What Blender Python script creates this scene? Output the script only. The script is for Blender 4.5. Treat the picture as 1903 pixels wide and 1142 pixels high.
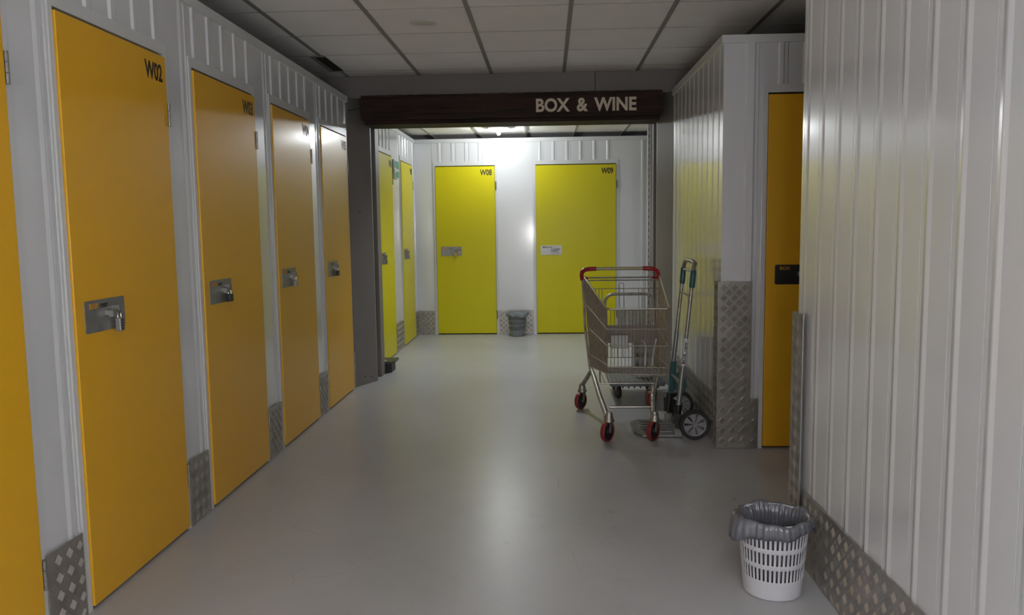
import bpy, bmesh, math, random
from mathutils import Vector, Matrix
random.seed(7)
PI = math.pi
S = bpy.context.scene
for o in list(bpy.data.objects): bpy.data.objects.remove(o)
C = S.collection

# ---------------------------------------------------------------- camera
CAM_H = 1.36
FPX, YAW, PITCH, ROLL = 1481.25, 0.0457, 0.1019, -0.0128
cd = bpy.data.cameras.new('camera'); cam = bpy.data.objects.new('camera', cd); C.objects.link(cam)
cd.sensor_fit = 'HORIZONTAL'; cd.sensor_width = 36.0; cd.lens = 36.0 * FPX / 1903.0
cd.clip_start = 0.02; cd.clip_end = 60
_cy, _sy, _cp, _sp = math.cos(YAW), math.sin(YAW), math.cos(PITCH), math.sin(PITCH)
_F = Vector((-_sy * _cp, _cy * _cp, -_sp)); _R = Vector((_cy, _sy, 0)); _U = _R.cross(_F)
_cr, _sr = math.cos(ROLL), math.sin(ROLL)
_r = _R * _cr + _U * _sr; _u = -_R * _sr + _U * _cr
cam.matrix_world = Matrix(((_r.x, _u.x, -_F.x, 0), (_r.y, _u.y, -_F.y, 0), (_r.z, _u.z, -_F.z, CAM_H), (0, 0, 0, 1)))
S.camera = cam

# ---------------------------------------------------------------- world and exposure
w = bpy.data.worlds.new('world'); S.world = w; w.use_nodes = True
w.node_tree.nodes['Background'].inputs[0].default_value = (0.9, 0.95, 1, 1)
w.node_tree.nodes['Background'].inputs[1].default_value = 0.0
S.view_settings.view_transform = 'Standard'; S.view_settings.look = 'None'
S.view_settings.exposure = 0.0; S.view_settings.gamma = 1.0; S.view_settings.use_curve_mapping = False

# lamp strengths
BULB_STRENGTH = 2200.0      # the small bare lamp in the far room
DIFFUSER_STRENGTH = 2.6
NEAR_SPOT = 17.0            # ceiling downlight by the near partition and the added one behind the camera
FILL_GLOBE = 112.0                # added fill globes behind the camera, out of view
BACK_FILL = 12.0            # added fill downlights of the far room, out of view

# ---------------------------------------------------------------- layout
XL = -1.66; XR = 1.01; XB = 1.03; YB = 4.80; YF = 10.0
T = 2.44; H = 2.10; ZC = 2.62; ZC2 = 2.50
YN = 3.25

# ---------------------------------------------------------------- materials
def mat(name, col, rough=0.5, metal=0.0, coat=0.0, coat_r=0.1, spec=0.5, ior=1.5, emit=None, es=0, bump=0, bscale=50, vary=0, vscale=3, alpha=1.0, trans=0.0, coat_ior=1.5):
    m = bpy.data.materials.new(name); m.use_nodes = True
    nt = m.node_tree; b = nt.nodes['Principled BSDF']
    b.inputs['Base Color'].default_value = (*col, 1); b.inputs['Roughness'].default_value = rough
    b.inputs['Metallic'].default_value = metal; b.inputs['Coat Weight'].default_value = coat
    b.inputs['Coat Roughness'].default_value = coat_r; b.inputs['Specular IOR Level'].default_value = spec
    b.inputs['IOR'].default_value = ior; b.inputs['Coat IOR'].default_value = coat_ior
    b.inputs['Transmission Weight'].default_value = trans; b.inputs['Alpha'].default_value = alpha
    if emit: b.inputs['Emission Color'].default_value = (*emit, 1); b.inputs['Emission Strength'].default_value = es
    if bump or vary:
        tc = nt.nodes.new('ShaderNodeTexCoord')
        if vary:
            n = nt.nodes.new('ShaderNodeTexNoise'); n.inputs['Scale'].default_value = vscale; n.inputs['Detail'].default_value = 5
            nt.links.new(tc.outputs['Object'], n.inputs['Vector'])
            r = nt.nodes.new('ShaderNodeValToRGB'); r.color_ramp.elements[0].position = .3; r.color_ramp.elements[1].position = .7
            r.color_ramp.elements[0].color = (*[c * (1 - vary) for c in col], 1); r.color_ramp.elements[1].color = (*[min(1, c * (1 + vary)) for c in col], 1)
            nt.links.new(n.outputs['Fac'], r.inputs['Fac']); nt.links.new(r.outputs['Color'], b.inputs['Base Color'])
        if bump:
            n = nt.nodes.new('ShaderNodeTexNoise'); n.inputs['Scale'].default_value = bscale; n.inputs['Detail'].default_value = 3
            nt.links.new(tc.outputs['Object'], n.inputs['Vector'])
            bp = nt.nodes.new('ShaderNodeBump'); bp.inputs['Strength'].default_value = bump; bp.inputs['Distance'].default_value = .002
            nt.links.new(n.outputs['Fac'], bp.inputs['Height']); nt.links.new(bp.outputs['Normal'], b.inputs['Normal'])
    return m
M = {}
M['panel'] = mat('panel_white_steel', (.66, .67, .69), .32, coat=1, coat_r=.125, spec=.5, coat_ior=1.9, bump=.02, bscale=4)
M['frame'] = mat('frame_white', (.60, .61, .61), .35, coat=.3)
M['door'] = mat('door_paint_amber', (.74, .39, .008), .44, coat=.3, coat_r=.2, bump=.06, bscale=260)
M['door_overlit'] = mat('door_paint_amber_overlit', (.63, .56, .004), .42, coat=.08, coat_r=.2, spec=.3, bump=.04, bscale=260)  # same amber paint, with the far room's overexposure put into the colour
M['alu'] = mat('checker_aluminium', (.38, .36, .335), .34, metal=.75, vary=.15, vscale=12)
M['steel'] = mat('brushed_steel', (.27, .27, .26), .38, metal=.6, vary=.1, vscale=30)
M['chrome'] = mat('chrome_wire', (.50, .48, .44), .25, metal=.95)
M['dullwire'] = mat('dull_zinc', (.34, .32, .29), .42, metal=.75, vary=.25, vscale=25)
M['black'] = mat('black_plastic', (.012, .012, .013), .45)
M['rubber'] = mat('black_rubber', (.02, .02, .02), .7)
M['dark'] = mat('dark_gap', (.01, .008, .006), .9)
M['taupe'] = mat('taupe_painted_steel', (.185, .168, .158), .5, bump=.05, bscale=60, vary=.05)
M['tile'] = mat('ceiling_tile', (.90, .875, .85), .9, bump=.2, bscale=180, vary=.03)
M['grid'] = mat('ceiling_grid_metal', (.27, .26, .235), .5)
M['gridthin'] = mat('ceiling_joint', (.40, .385, .36), .8)
M['letter'] = mat('cream_letter', (.62, .52, .40), .5)
M['ink'] = mat('black_lettering', (.02, .012, .01), .5)
M['orange'] = mat('orange_lettering', (.55, .24, .02), .5)
M['red'] = mat('red_plastic', (.33, .012, .02), .35)
M['redwheel'] = mat('red_polyurethane', (.22, .022, .022), .45, vary=.2, vscale=20)
M['teal'] = mat('teal_plastic', (.012, .09, .095), .4)
M['greytube'] = mat('grey_tube', (.30, .32, .33), .35, metal=.7)
M['white'] = mat('white_plastic', (.62, .62, .64), .4)
M['green'] = mat('sign_green', (.02, .26, .16), .4)
M['bin'] = mat('bin_pale_grey_plastic', (.56, .56, .60), .38)
M['bin2'] = mat('bin_mid_grey_plastic', (.20, .22, .22), .4)
M['bag'] = mat('grey_bin_liner', (.13, .135, .16), .26, coat=.4, trans=.12, bump=1.0, bscale=60)
M['bag2'] = mat('blue_grey_bin_liner', (.24, .27, .29), .3, trans=.1)
M['hub'] = mat('grey_wheel_hub', (.24, .24, .26), .45)
M['deck'] = mat('grey_deck', (.16, .17, .19), .5)
M['flap'] = mat('brown_grey_panel', (.24, .21, .18), .5)
M['handle'] = mat('yellowed_clear_sleeve', (.42, .38, .22), .25)
M['bulb'] = mat('lamp_bulb', (1, 1, 1), .5, emit=(.94, .98, 1), es=BULB_STRENGTH)
M['diffuser'] = mat('lamp_diffuser', (1, 1, 1), .5, emit=(.96, .98, 1), es=DIFFUSER_STRENGTH)
M['lamp_on'] = mat('downlight_lens', (1, 1, 1), .5, emit=(1, .97, .94), es=3)
M['lamp_off'] = mat('downlight_off', (.66, .64, .61), .4)
M['brass'] = mat('brass', (.45, .30, .10), .35, metal=.9)

def wood():
    m = bpy.data.materials.new('dark_stained_timber'); m.use_nodes = True; nt = m.node_tree; b = nt.nodes['Principled BSDF']
    tc = nt.nodes.new('ShaderNodeTexCoord'); mp = nt.nodes.new('ShaderNodeMapping'); mp.inputs['Scale'].default_value = (1.2, 14, 14)
    n = nt.nodes.new('ShaderNodeTexNoise'); n.inputs['Scale'].default_value = 2.5; n.inputs['Detail'].default_value = 8
    r = nt.nodes.new('ShaderNodeValToRGB'); r.color_ramp.elements[0].color = (.010, .005, .004, 1); r.color_ramp.elements[1].color = (.050, .022, .016, 1)
    r.color_ramp.elements[0].position = .35; r.color_ramp.elements[1].position = .75
    nt.links.new(tc.outputs['Object'], mp.inputs[0]); nt.links.new(mp.outputs[0], n.inputs['Vector']); nt.links.new(n.outputs['Fac'], r.inputs['Fac'])
    nt.links.new(r.outputs['Color'], b.inputs['Base Color']); b.inputs['Roughness'].default_value = .6; b.inputs['Specular IOR Level'].default_value = .2
    bp = nt.nodes.new('ShaderNodeBump'); bp.inputs['Strength'].default_value = .5; bp.inputs['Distance'].default_value = .004
    nt.links.new(n.outputs['Fac'], bp.inputs['Height']); nt.links.new(bp.outputs['Normal'], b.inputs['Normal'])
    return m
M['wood'] = wood()

def floor_mat():
    m = bpy.data.materials.new('grey_epoxy_floor'); m.use_nodes = True; nt = m.node_tree; b = nt.nodes['Principled BSDF']; L = nt.links
    tc = nt.nodes.new('ShaderNodeTexCoord')
    n1 = nt.nodes.new('ShaderNodeTexNoise'); n1.inputs['Scale'].default_value = 1.1; n1.inputs['Detail'].default_value = 8; n1.inputs['Roughness'].default_value = .6
    L.new(tc.outputs['Object'], n1.inputs['Vector'])
    r1 = nt.nodes.new('ShaderNodeValToRGB'); e = r1.color_ramp.elements
    e[0].position = .3; e[0].color = (.395, .40, .415, 1); e[1].position = .7; e[1].color = (.48, .485, .50, 1)
    L.new(n1.outputs['Fac'], r1.inputs['Fac'])
    # dust and small scuffs
    n2 = nt.nodes.new('ShaderNodeTexNoise'); n2.inputs['Scale'].default_value = 9; n2.inputs['Detail'].default_value = 10; n2.inputs['Roughness'].default_value = .75
    L.new(tc.outputs['Object'], n2.inputs['Vector'])
    r2 = nt.nodes.new('ShaderNodeValToRGB'); r2.color_ramp.elements[0].position = .28; r2.color_ramp.elements[1].position = .40
    r2.color_ramp.elements[0].color = (.72, .70, .68, 1); r2.color_ramp.elements[1].color = (1, 1, 1, 1)
    L.new(n2.outputs['Fac'], r2.inputs['Fac'])
    mx = nt.nodes.new('ShaderNodeMixRGB'); mx.blend_type = 'MULTIPLY'; mx.inputs[0].default_value = .6
    L.new(r1.outputs['Color'], mx.inputs[1]); L.new(r2.outputs['Color'], mx.inputs[2])
    # curved hairline scratches
    v = nt.nodes.new('ShaderNodeTexVoronoi'); v.feature = 'DISTANCE_TO_EDGE'; v.inputs['Scale'].default_value = 1.3
    n3 = nt.nodes.new('ShaderNodeTexNoise'); n3.inputs['Scale'].default_value = 1.5
    L.new(tc.outputs['Object'], n3.inputs['Vector'])
    va = nt.nodes.new('ShaderNodeVectorMath'); va.operation = 'ADD'
    L.new(tc.outputs['Object'], va.inputs[0]); L.new(n3.outputs['Color'], va.inputs[1]); L.new(va.outputs[0], v.inputs['Vector'])
    rs = nt.nodes.new('ShaderNodeValToRGB'); rs.color_ramp.elements[0].position = 0; rs.color_ramp.elements[1].position = .004
    rs.color_ramp.elements[0].color = (.72, .7, .68, 1); rs.color_ramp.elements[1].color = (1, 1, 1, 1)
    L.new(v.outputs['Distance'], rs.inputs['Fac'])
    n4 = nt.nodes.new('ShaderNodeTexNoise'); n4.inputs['Scale'].default_value = 2.3; L.new(tc.outputs['Object'], n4.inputs['Vector'])
    r4 = nt.nodes.new('ShaderNodeValToRGB'); r4.color_ramp.elements[0].position = .52; r4.color_ramp.elements[1].position = .6
    L.new(n4.outputs['Fac'], r4.inputs['Fac'])
    m2 = nt.nodes.new('ShaderNodeMixRGB'); m2.blend_type = 'MULTIPLY'
    L.new(r4.outputs['Color'], m2.inputs[0]); L.new(mx.outputs[0], m2.inputs[1]); L.new(rs.outputs['Color'], m2.inputs[2])
    L.new(m2.outputs[0], b.inputs['Base Color'])
    rr = nt.nodes.new('ShaderNodeMapRange'); rr.inputs['To Min'].default_value = .25; rr.inputs['To Max'].default_value = .41
    L.new(n1.outputs['Fac'], rr.inputs['Value']); L.new(rr.outputs[0], b.inputs['Roughness'])
    bp = nt.nodes.new('ShaderNodeBump'); bp.inputs['Strength'].default_value = .12; bp.inputs['Distance'].default_value = .003
    n5 = nt.nodes.new('ShaderNodeTexNoise'); n5.inputs['Scale'].default_value = 35; L.new(tc.outputs['Object'], n5.inputs['Vector'])
    L.new(n5.outputs['Fac'], bp.inputs['Height']); L.new(bp.outputs['Normal'], b.inputs['Normal'])
    return m
M['floor'] = floor_mat()

# ---------------------------------------------------------------- mesh builder
MW = {}   # world matrix of every object made
class MB:
    def __init__(s): s.v = []; s.f = []; s.sm = []
    def add(s, vs, fs, smooth=False):
        k = len(s.v); s.v += [Vector(p) for p in vs]; s.f += [tuple(i + k for i in f) for f in fs]; s.sm += [smooth] * len(fs); return s
    def box(s, x0, x1, y0, y1, z0, z1):
        vs = [(x, y, z) for z in (z0, z1) for y in (y0, y1) for x in (x0, x1)]
        return s.add(vs, [(0, 2, 3, 1), (4, 5, 7, 6), (0, 1, 5, 4), (2, 6, 7, 3), (0, 4, 6, 2), (1, 3, 7, 5)])
    def bbox(s, x0, x1, y0, y1, z0, z1, b=.003):
        """box with bevelled edges"""
        bm = bmesh.new(); bmesh.ops.create_cube(bm, size=1)
        for v in bm.verts: v.co = Vector(((x0 + x1) / 2 + v.co.x * (x1 - x0), (y0 + y1) / 2 + v.co.y * (y1 - y0), (z0 + z1) / 2 + v.co.z * (z1 - z0)))
        bmesh.ops.bevel(bm, geom=list(bm.edges), offset=b, segments=2, affect='EDGES', profile=.5)
        return s.frombm(bm)
    def frombm(s, bm, mtx=None, smooth=False):
        bm.verts.ensure_lookup_table(); bm.verts.index_update()
        s.add([(mtx @ v.co if mtx else v.co.copy()) for v in bm.verts], [tuple(v.index for v in f.verts) for f in bm.faces], smooth); bm.free(); return s
    def prism(s, poly, z0, z1):
        n = len(poly)
        vs = [(x, y, z0) for x, y in poly] + [(x, y, z1) for x, y in poly]
        return s.add(vs, [tuple(range(n))[::-1], tuple(range(n, 2 * n))] + [(i, (i + 1) % n, n + (i + 1) % n, n + i) for i in range(n)])
    def slab(s, poly3, off):
        """polygon in space given thickness by the vector off"""
        n = len(poly3); off = Vector(off)
        vs = [Vector(p) for p in poly3] + [Vector(p) + off for p in poly3]
        return s.add(vs, [tuple(range(n))[::-1], tuple(range(n, 2 * n))] + [(i, (i + 1) % n, n + (i + 1) % n, n + i) for i in range(n)])
    def tube(s, pts, r, n=8, close=False, cap=True):
        pts = [Vector(p) for p in pts]; m = len(pts); rs = r if isinstance(r, (list, tuple)) else [r] * m
        k = len(s.v); prev = None; vs = []
        for i, p in enumerate(pts):
            if close: d = pts[(i + 1) % m] - pts[i - 1]
            else: d = (pts[min(i + 1, m - 1)] - pts[max(i - 1, 0)])
            d.normalize()
            if prev is None:
                a = Vector((0, 0, 1)) if abs(d.z) < .9 else Vector((1, 0, 0)); e = d.cross(a).normalized()
            else: e = (prev - d * prev.dot(d)).normalized()
            prev = e; g = d.cross(e)
            for j in range(n):
                t = 2 * PI * j / n; vs.append(p + (e * math.cos(t) + g * math.sin(t)) * rs[i])
        fs = []
        for i in range(m if close else m - 1):
            for j in range(n):
                a = i * n + j; b = i * n + (j + 1) % n; c = ((i + 1) % m) * n + (j + 1) % n; d = ((i + 1) % m) * n + j
                fs.append((a, b, c, d))
        s.add(vs, fs, True)
        if not close and cap:
            s.add(vs[:n], [tuple(range(n))[::-1]]); s.add(vs[-n:], [tuple(range(n))])
        return s
    def cyl(s, p0, p1, r, n=24, r2=None): return s.tube([p0, p1], [r, r if r2 is None else r2], n)
    def lathe(s, prof, c, n=32, axis=(0, 0, 1), close=False):
        """prof: list of (radius, height along axis)"""
        ax = Vector(axis).normalized(); q = Vector((0, 0, 1)).rotation_difference(ax).to_matrix(); c = Vector(c); m = len(prof)
        vs = [c + q @ Vector((r * math.cos(2 * PI * j / n), r * math.sin(2 * PI * j / n), z)) for r, z in prof for j in range(n)]
        fs = [(i * n + j, i * n + (j + 1) % n, ((i + 1) % m) * n + (j + 1) % n, ((i + 1) % m) * n + j) for i in range(m if close else m - 1) for j in range(n)]
        s.add(vs, fs, True)
        if not close:
            if prof[0][0] > 1e-4: s.add(vs[:n], [tuple(range(n))[::-1]])
            if prof[-1][0] > 1e-4: s.add(vs[-n:], [tuple(range(n))])
        return s
    def build(s, name, material, parent=None, label=None, auto=35):
        me = bpy.data.meshes.new(name)
        if parent is not None: inv = MW[parent.name].inverted(); base = MW[parent.name].copy()
        else:
            xs = [v.x for v in s.v]; ys = [v.y for v in s.v]; zs = [v.z for v in s.v]
            base = Matrix.Translation(((min(xs) + max(xs)) / 2, (min(ys) + max(ys)) / 2, min(zs))); inv = base.inverted()
        me.from_pydata([inv @ v for v in s.v], [], s.f)
        for p, sm in zip(me.polygons, s.sm): p.use_smooth = sm
        bm = bmesh.new(); bm.from_mesh(me); bmesh.ops.remove_doubles(bm, verts=bm.verts, dist=1e-6)
        bmesh.ops.recalc_face_normals(bm, faces=bm.faces); bm.to_mesh(me); bm.free()
        if any(s.sm): me.set_sharp_from_angle(angle=math.radians(auto))
        me.materials.append(material)
        o = bpy.data.objects.new(name, me); C.objects.link(o)
        if parent is not None: o.parent = parent
        else: o.matrix_world = base
        MW[o.name] = base
        if label: o['label'] = label
        return o

def root(name, label, cat, loc, group=None, kind=None):
    o = bpy.data.objects.new(name, None); C.objects.link(o); o.location = loc; o.empty_display_size = .05
    MW[o.name] = Matrix.Translation(loc)
    return tag(o, label, cat, group, kind)
def tag(o, label=None, cat=None, group=None, kind=None):
    if label: o['label'] = label
    if cat: o['category'] = cat
    if group: o['group'] = group
    if kind: o['kind'] = kind
    return o
def struct(o, label=None, cat=None): return tag(o, label, cat, None, 'structure')

# orientation helpers for surfaces: axis 'y' = wall running along Y (u = Y), axis 'x' = wall running along X (u = X)
def P3(axis, plane, sign, u, off, z):
    return (plane + sign * off, u, z) if axis == 'y' else (u, plane + sign * off, z)
def ribbed(mb, axis, plane, sign, u0, u1, z0, z1, ribs, back=.03, w=.040, h=.011):
    prof = [(u0, 0)]; sl_ = .017 if h < .006 else .010
    for c in sorted(ribs):
        if c - w / 2 < u0 + .004 or c + w / 2 + .03 > u1 - .004: continue
        prof += [(c - w / 2, 0), (c - w / 2 + sl_, h), (c + w / 2 - sl_, h), (c + w / 2, 0), (c + w / 2 + .018, 0), (c + w / 2 + .0183, -.009), (c + w / 2 + .0212, -.009), (c + w / 2 + .0215, 0)]
    prof.append((u1, 0))
    poly = [P3(axis, plane, sign, u, o, 0)[:2] for u, o in prof] + [P3(axis, plane, sign, u1, -back, 0)[:2], P3(axis, plane, sign, u0, -back, 0)[:2]]
    mb.prism(poly, z0, z1)
def slabm(mb, axis, plane, sign, u0, u1, o0, o1, z0, z1):
    a = P3(axis, plane, sign, u0, o0, z0); b = P3(axis, plane, sign, u1, o1, z1)
    mb.box(min(a[0], b[0]), max(a[0], b[0]), min(a[1], b[1]), max(a[1], b[1]), z0, z1)
def checker(mb, axis, plane, sign, u0, u1, z0, z1, th=.003, pitch=.062, phase=0.0):
    slabm(mb, axis, plane, sign, u0, u1, 0, th, z0, z1)
    L = .031; bw = .0034; hh = .0021; c45 = math.sqrt(.5)
    nu = int((u1 - u0) / pitch) + 2; nz = int((z1 - z0) / pitch) + 2
    for i in range(nu):
        for j in range(nz):
            for k in (0, 1):
                cu = u0 + (i + .5 * k + phase) * pitch; cz = z0 + (j + .5 * k + .25) * pitch
                du = (c45, c45) if k == 0 else (c45, -c45); dn = (-du[1], du[0])
                for q in range(-2, 3):
                    qu = cu + dn[0] * q * .0064; qz = cz + dn[1] * q * .0064
                    a = (qu - du[0] * L / 2, qz - du[1] * L / 2); b = (qu + du[0] * L / 2, qz + du[1] * L / 2)
                    if min(a[0], b[0]) < u0 + .003 or max(a[0], b[0]) > u1 - .003 or min(a[1], b[1]) < z0 + .003 or max(a[1], b[1]) > z1 - .003: continue
                    pts = [(a[0] - dn[0] * bw / 2, a[1] - dn[1] * bw / 2, th), (a[0] + dn[0] * bw / 2, a[1] + dn[1] * bw / 2, th),
                           (b[0] + dn[0] * bw / 2, b[1] + dn[1] * bw / 2, th), (b[0] - dn[0] * bw / 2, b[1] - dn[1] * bw / 2, th),
                           (a[0] + du[0] * .005, a[1] + du[1] * .005, th + hh), (b[0] - du[0] * .005, b[1] - du[1] * .005, th + hh)]
                    mb.add([P3(axis, plane, sign, *p_) for p_ in [(x_, o_, z_) for x_, z_, o_ in pts]], [(0, 4, 1), (2, 5, 3), (0, 3, 5, 4), (1, 4, 5, 2)])
def text(mb, s, origin, udir, vdir, width, height, depth=.001, shear=0, bold=0.0, cap=None):
    """writing set as raised lettering, fitted to width x height, lower-left corner at origin"""
    cu = bpy.data.curves.new('lettering_curve', 'FONT'); cu.body = s; cu.size = 1; cu.shear = shear; cu.offset = bold; cu.resolution_u = 5
    o = bpy.data.objects.new('lettering_curve', cu); C.objects.link(o); bpy.context.view_layer.update()
    me = bpy.data.meshes.new_from_object(o.evaluated_get(bpy.context.evaluated_depsgraph_get()))
    xs = [v.co.x for v in me.vertices]; ys = [v.co.y for v in me.vertices]
    x0, x1, y0, y1 = min(xs), max(xs), min(ys), max(ys)
    U = Vector(udir); V = Vector(vdir); N = U.cross(V); O = Vector(origin)
    sx = width / (x1 - x0); sy = height / (y1 - y0)
    n = len(me.vertices); vs = []
    for k in (0, 1): vs += [O + U * (v.co.x - x0) * sx + V * (v.co.y - y0) * sy + N * depth * k for v in me.vertices]
    fs = [tuple(p.vertices) for p in me.polygons]; out = [tuple(i + n for i in f) for f in fs]
    cnt = {}
    for f in fs:
        for a, b in zip(f, f[1:] + f[:1]): cnt[(a, b)] = 1
    for (a, b) in cnt:
        if (b, a) not in cnt: out.append((a, b, b + n, a + n))
    mb.add(vs, out)
    bpy.data.objects.remove(o); bpy.data.curves.remove(cu); bpy.data.meshes.remove(me)
def rrect(u0, u1, z0, z1, r, n=5):
    out = []
    for cx, cz, a0 in ((u1 - r, z1 - r, 0), (u0 + r, z1 - r, 90), (u0 + r, z0 + r, 180), (u1 - r, z0 + r, 270)):
        for i in range(n + 1):
            t = math.radians(a0 + 90 * i / n); out.append((cx + r * math.cos(t), cz + r * math.sin(t)))
    return out
def arc(c, r, a0, a1, n, ax1, ax2):
    c = Vector(c); ax1 = Vector(ax1); ax2 = Vector(ax2)
    return [c + ax1 * r * math.cos(math.radians(a0 + (a1 - a0) * i / n)) + ax2 * r * math.sin(math.radians(a0 + (a1 - a0) * i / n)) for i in range(n + 1)]

# ================================================================ THE SETTING
struct(MB().box(-4.2, 4.2, -3.2, 13, -.1, 0).build('floor', M['floor']), 'glossy grey painted concrete floor of the storage corridor', 'floor')

def ceiling(name, z, x0, x1, y0, y1, gx, gy, label, th=.04):
    o = struct(MB().box(x0, x1, y0, y1, z, z + th).build(name, M['tile']), label, 'ceiling')
    b = MB(); x = gx
    while x > x0: x -= .6
    x += .6
    while x < x1: b.box(x - .013, x + .013, y0, y1, z - .007, z); x += .6
    b.build('ceiling_grid', M['grid'], o)
    b = MB(); y = gy
    while y > y0: y -= .6
    y += .6
    while y < y1: b.box(x0, x1, y - .004, y + .004, z - .002, z); y += .6
    b.build('tile_joint', M['gridthin'], o)
ceiling('ceiling', ZC, -4.2, 4.2, -3.2, 6.76, -1.655, 5.937, 'suspended ceiling of pale square tiles over the near corridor')
ceiling('ceiling.001', ZC2, -4.2, 4.2, 7.3, 13, -1.45, 9.2, 'suspended tiled ceiling of the bright far room')

# outer shell
b = MB(); b.box(-4.3, -4.2, -3.2, 13, 0, 2.7); struct(b.build('wall_outer_left', M['panel']))
b = MB(); b.box(4.2, 4.3, -3.2, 13, 0, 2.7); struct(b.build('wall_outer_right', M['panel']))
b = MB(); b.box(-4.2, 4.2, -3.3, -3.2, 0, 2.7); struct(b.build('wall_front', M['panel']))
b = MB(); b.box(-4.2, 4.2, 12.9, 13, 0, 2.7); struct(b.build('wall_outer_back', M['panel']))

# left row of units: doors W01..W05 and, past the opening, W06, W07
LD = [(1.63, 2.41, 'W01'), (2.684, 3.457, 'W02'), (3.735, 4.51, 'W03'), (4.80, 5.563, 'W04'), (5.838, 6.582, 'W05')]
LB = [(7.72, 8.494, 'W06'), (9.021, 9.772, 'W07')]
def ribs_for(a, b_, step=.168, off=.085):
    n = max(1, int(round((b_ - a) / step))); return [a + (b_ - a) * (i + .5) / n for i in range(n)]
FRW = .028   # width of the white frame beside a door
def wall_row(name, axis, plane, sign, u0, u1, doors, label, z1=T, low_ribs=None):
    mb = MB(); cur = u0
    for (a, b_, _) in doors:
        if a - FRW > cur: ribbed(mb, axis, plane, sign, cur, a - FRW, 0, z1 - .045, [c for c in (low_ribs(cur, a - FRW) if low_ribs else [a - FRW - .055])], h=.005)
        n = [a + .05 + .168 * k for k in range(int((b_ - a) / .168) + 1)]
        ribbed(mb, axis, plane, sign, a - FRW, b_ + FRW, H + .06, z1 - .045, n, h=.008)
        cur = b_ + FRW
    if u1 > cur: ribbed(mb, axis, plane, sign, cur, u1, 0, z1 - .045, low_ribs(cur, u1) if low_ribs else [cur + .08 + .168 * k for k in range(int((u1 - cur) / .168))])
    o = struct(mb.build(name, M['panel']), label, 'wall')
    c = MB(); slabm(c, axis, plane, sign, u0, u1, -.03, .014, z1 - .045, z1); slabm(c, axis, plane, sign, u0, u1, -.005, .010, z1 - .0475, z1 - .045)
    c.build('top_rail', M['frame'], o)
    g = MB()
    for (a, b_, _) in doors:   # panel seam beside each unit
        slabm(g, axis, plane, sign, a - FRW - .012, a - FRW - .004, -.002, .0035, .306, z1 - .046)
    if doors: g.build('panel_seam', M['frame'], o)
    return o
wall_row('wall_left', 'y', XL, 1, -3.2, 6.66, LD, 'white ribbed steel partition along the left of the corridor, holding the amber doors')
wall_row('wall_left.001', 'y', XL, 1, 7.3, YF, LB, 'white ribbed steel partition on the left of the far room')
BD = [(-1.393, -.652, 'W08'), (-.141, .847, 'W09')]
wall_row('wall_back', 'x', YF, -1, XL, 2.8, BD, 'white ribbed steel partition closing the far room', low_ribs=lambda a, b_: [a + .3] if b_ - a > .45 and a > 0 else ([a + .12] if a > 0 else []))
b = MB(); ribbed(b, 'y', 2.8, -1, 7.3, YF, 0, T, [7.5 + .168 * k for k in range(14)])
struct(b.build('wall_right_far', M['panel']), 'white ribbed partition on the hidden right side of the far room', 'wall')

# right: the near partition, the block with a corner, the alcove between them
b = MB(); ribbed(b, 'y', XR, -1, -3.2, YN, 0, T - .045, [3.185 - .168 * k for k in range(36)], h=.003)
ribbed(b, 'x', YN, 1, XR + .031, 4.2, 0, T - .045, [1.3 + .168 * k for k in range(16)])
wr = struct(b.build('wall_right', M['panel']), 'white ribbed partition filling the right foreground', 'wall')
c = MB(); c.box(XR - .014, XR + .03, -3.2, YN + .014, T - .045, T); c.box(XR + .03, 4.2, YN - .03, YN + .014, T - .045, T); c.build('top_rail', M['frame'], wr)
RD = [(1.29, 2.19, 'W10')]
b = MB(); ribbed(b, 'y', XB, -1, YB + .031, 6.66, 0, T - .045, [4.907 + .168 * k for k in range(11)], h=.004)
ribbed(b, 'x', YB, -1, XB, RD[0][0] - FRW, 0, T - .045, [1.185], w=.06)
ribbed(b, 'x', YB, -1, RD[0][0] - FRW, RD[0][1] + FRW, H + .06, T - .045, [1.36, 1.50, 1.66, 1.83, 2.0])
ribbed(b, 'x', YB, -1, RD[0][1] + FRW, 4.2, 0, T - .045, [2.4 + .168 * k for k in range(10)])
wb = struct(b.build('wall_right.001', M['panel']), 'white ribbed partition block beside the shopping trolley', 'wall')
c = MB(); c.box(XB - .014, XB + .03, YB - .014, 6.66, T - .045, T); c.box(XB + .03, 4.2, YB - .014, YB + .03, T - .045, T); c.build('top_rail', M['frame'], wb)

# opening between corridor and far room: taupe posts, steel header, timber beam
b = MB(); b.prism([(-1.688, 6.665), (-1.657, 6.662), (-1.53, 6.95), (-1.53, 6.985), (-1.57, 7.0), (-1.688, 7.0)], 0, T - .002)
b.box(-1.688, -1.53, 7.15, 7.298, 0, T - .002); b.box(-1.688, -1.60, 7.0, 7.15, 0, T - .002)
o = struct(b.build('trim_1', M['taupe']), 'dark taupe steel post at the left of the opening', 'post')
sc = MB()
for x_, y_, z_ in ((-1.60, 6.786, .07), (-1.56, 6.877, .055), (-1.60, 6.786, 1.5)):
    sc.lathe([(.006, 0), (.005, .004), (0, .005)], (x_, y_, z_), 10, axis=(.92, -.40, 0))
sc.build('bolt', M['black'], o)
b = MB(); b.prism([(1.062, 6.665), (1.062, 7.0), (.985, 7.0), (.938, 6.985), (.938, 6.93), (1.028, 6.662)], 0, T - .002)
b.box(.935, 1.062, 7.15, 7.298, 0, T - .002); b.box(1.0, 1.062, 7.0, 7.15, 0, T - .002)
struct(b.build('trim_2', M['taupe']), 'dark taupe steel post at the right of the opening', 'post')
b = MB(); b.box(-4.2, .40, 6.762, 7.298, T, ZC); b.box(.405, 4.2, 6.764, 7.298, T, ZC)
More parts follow.
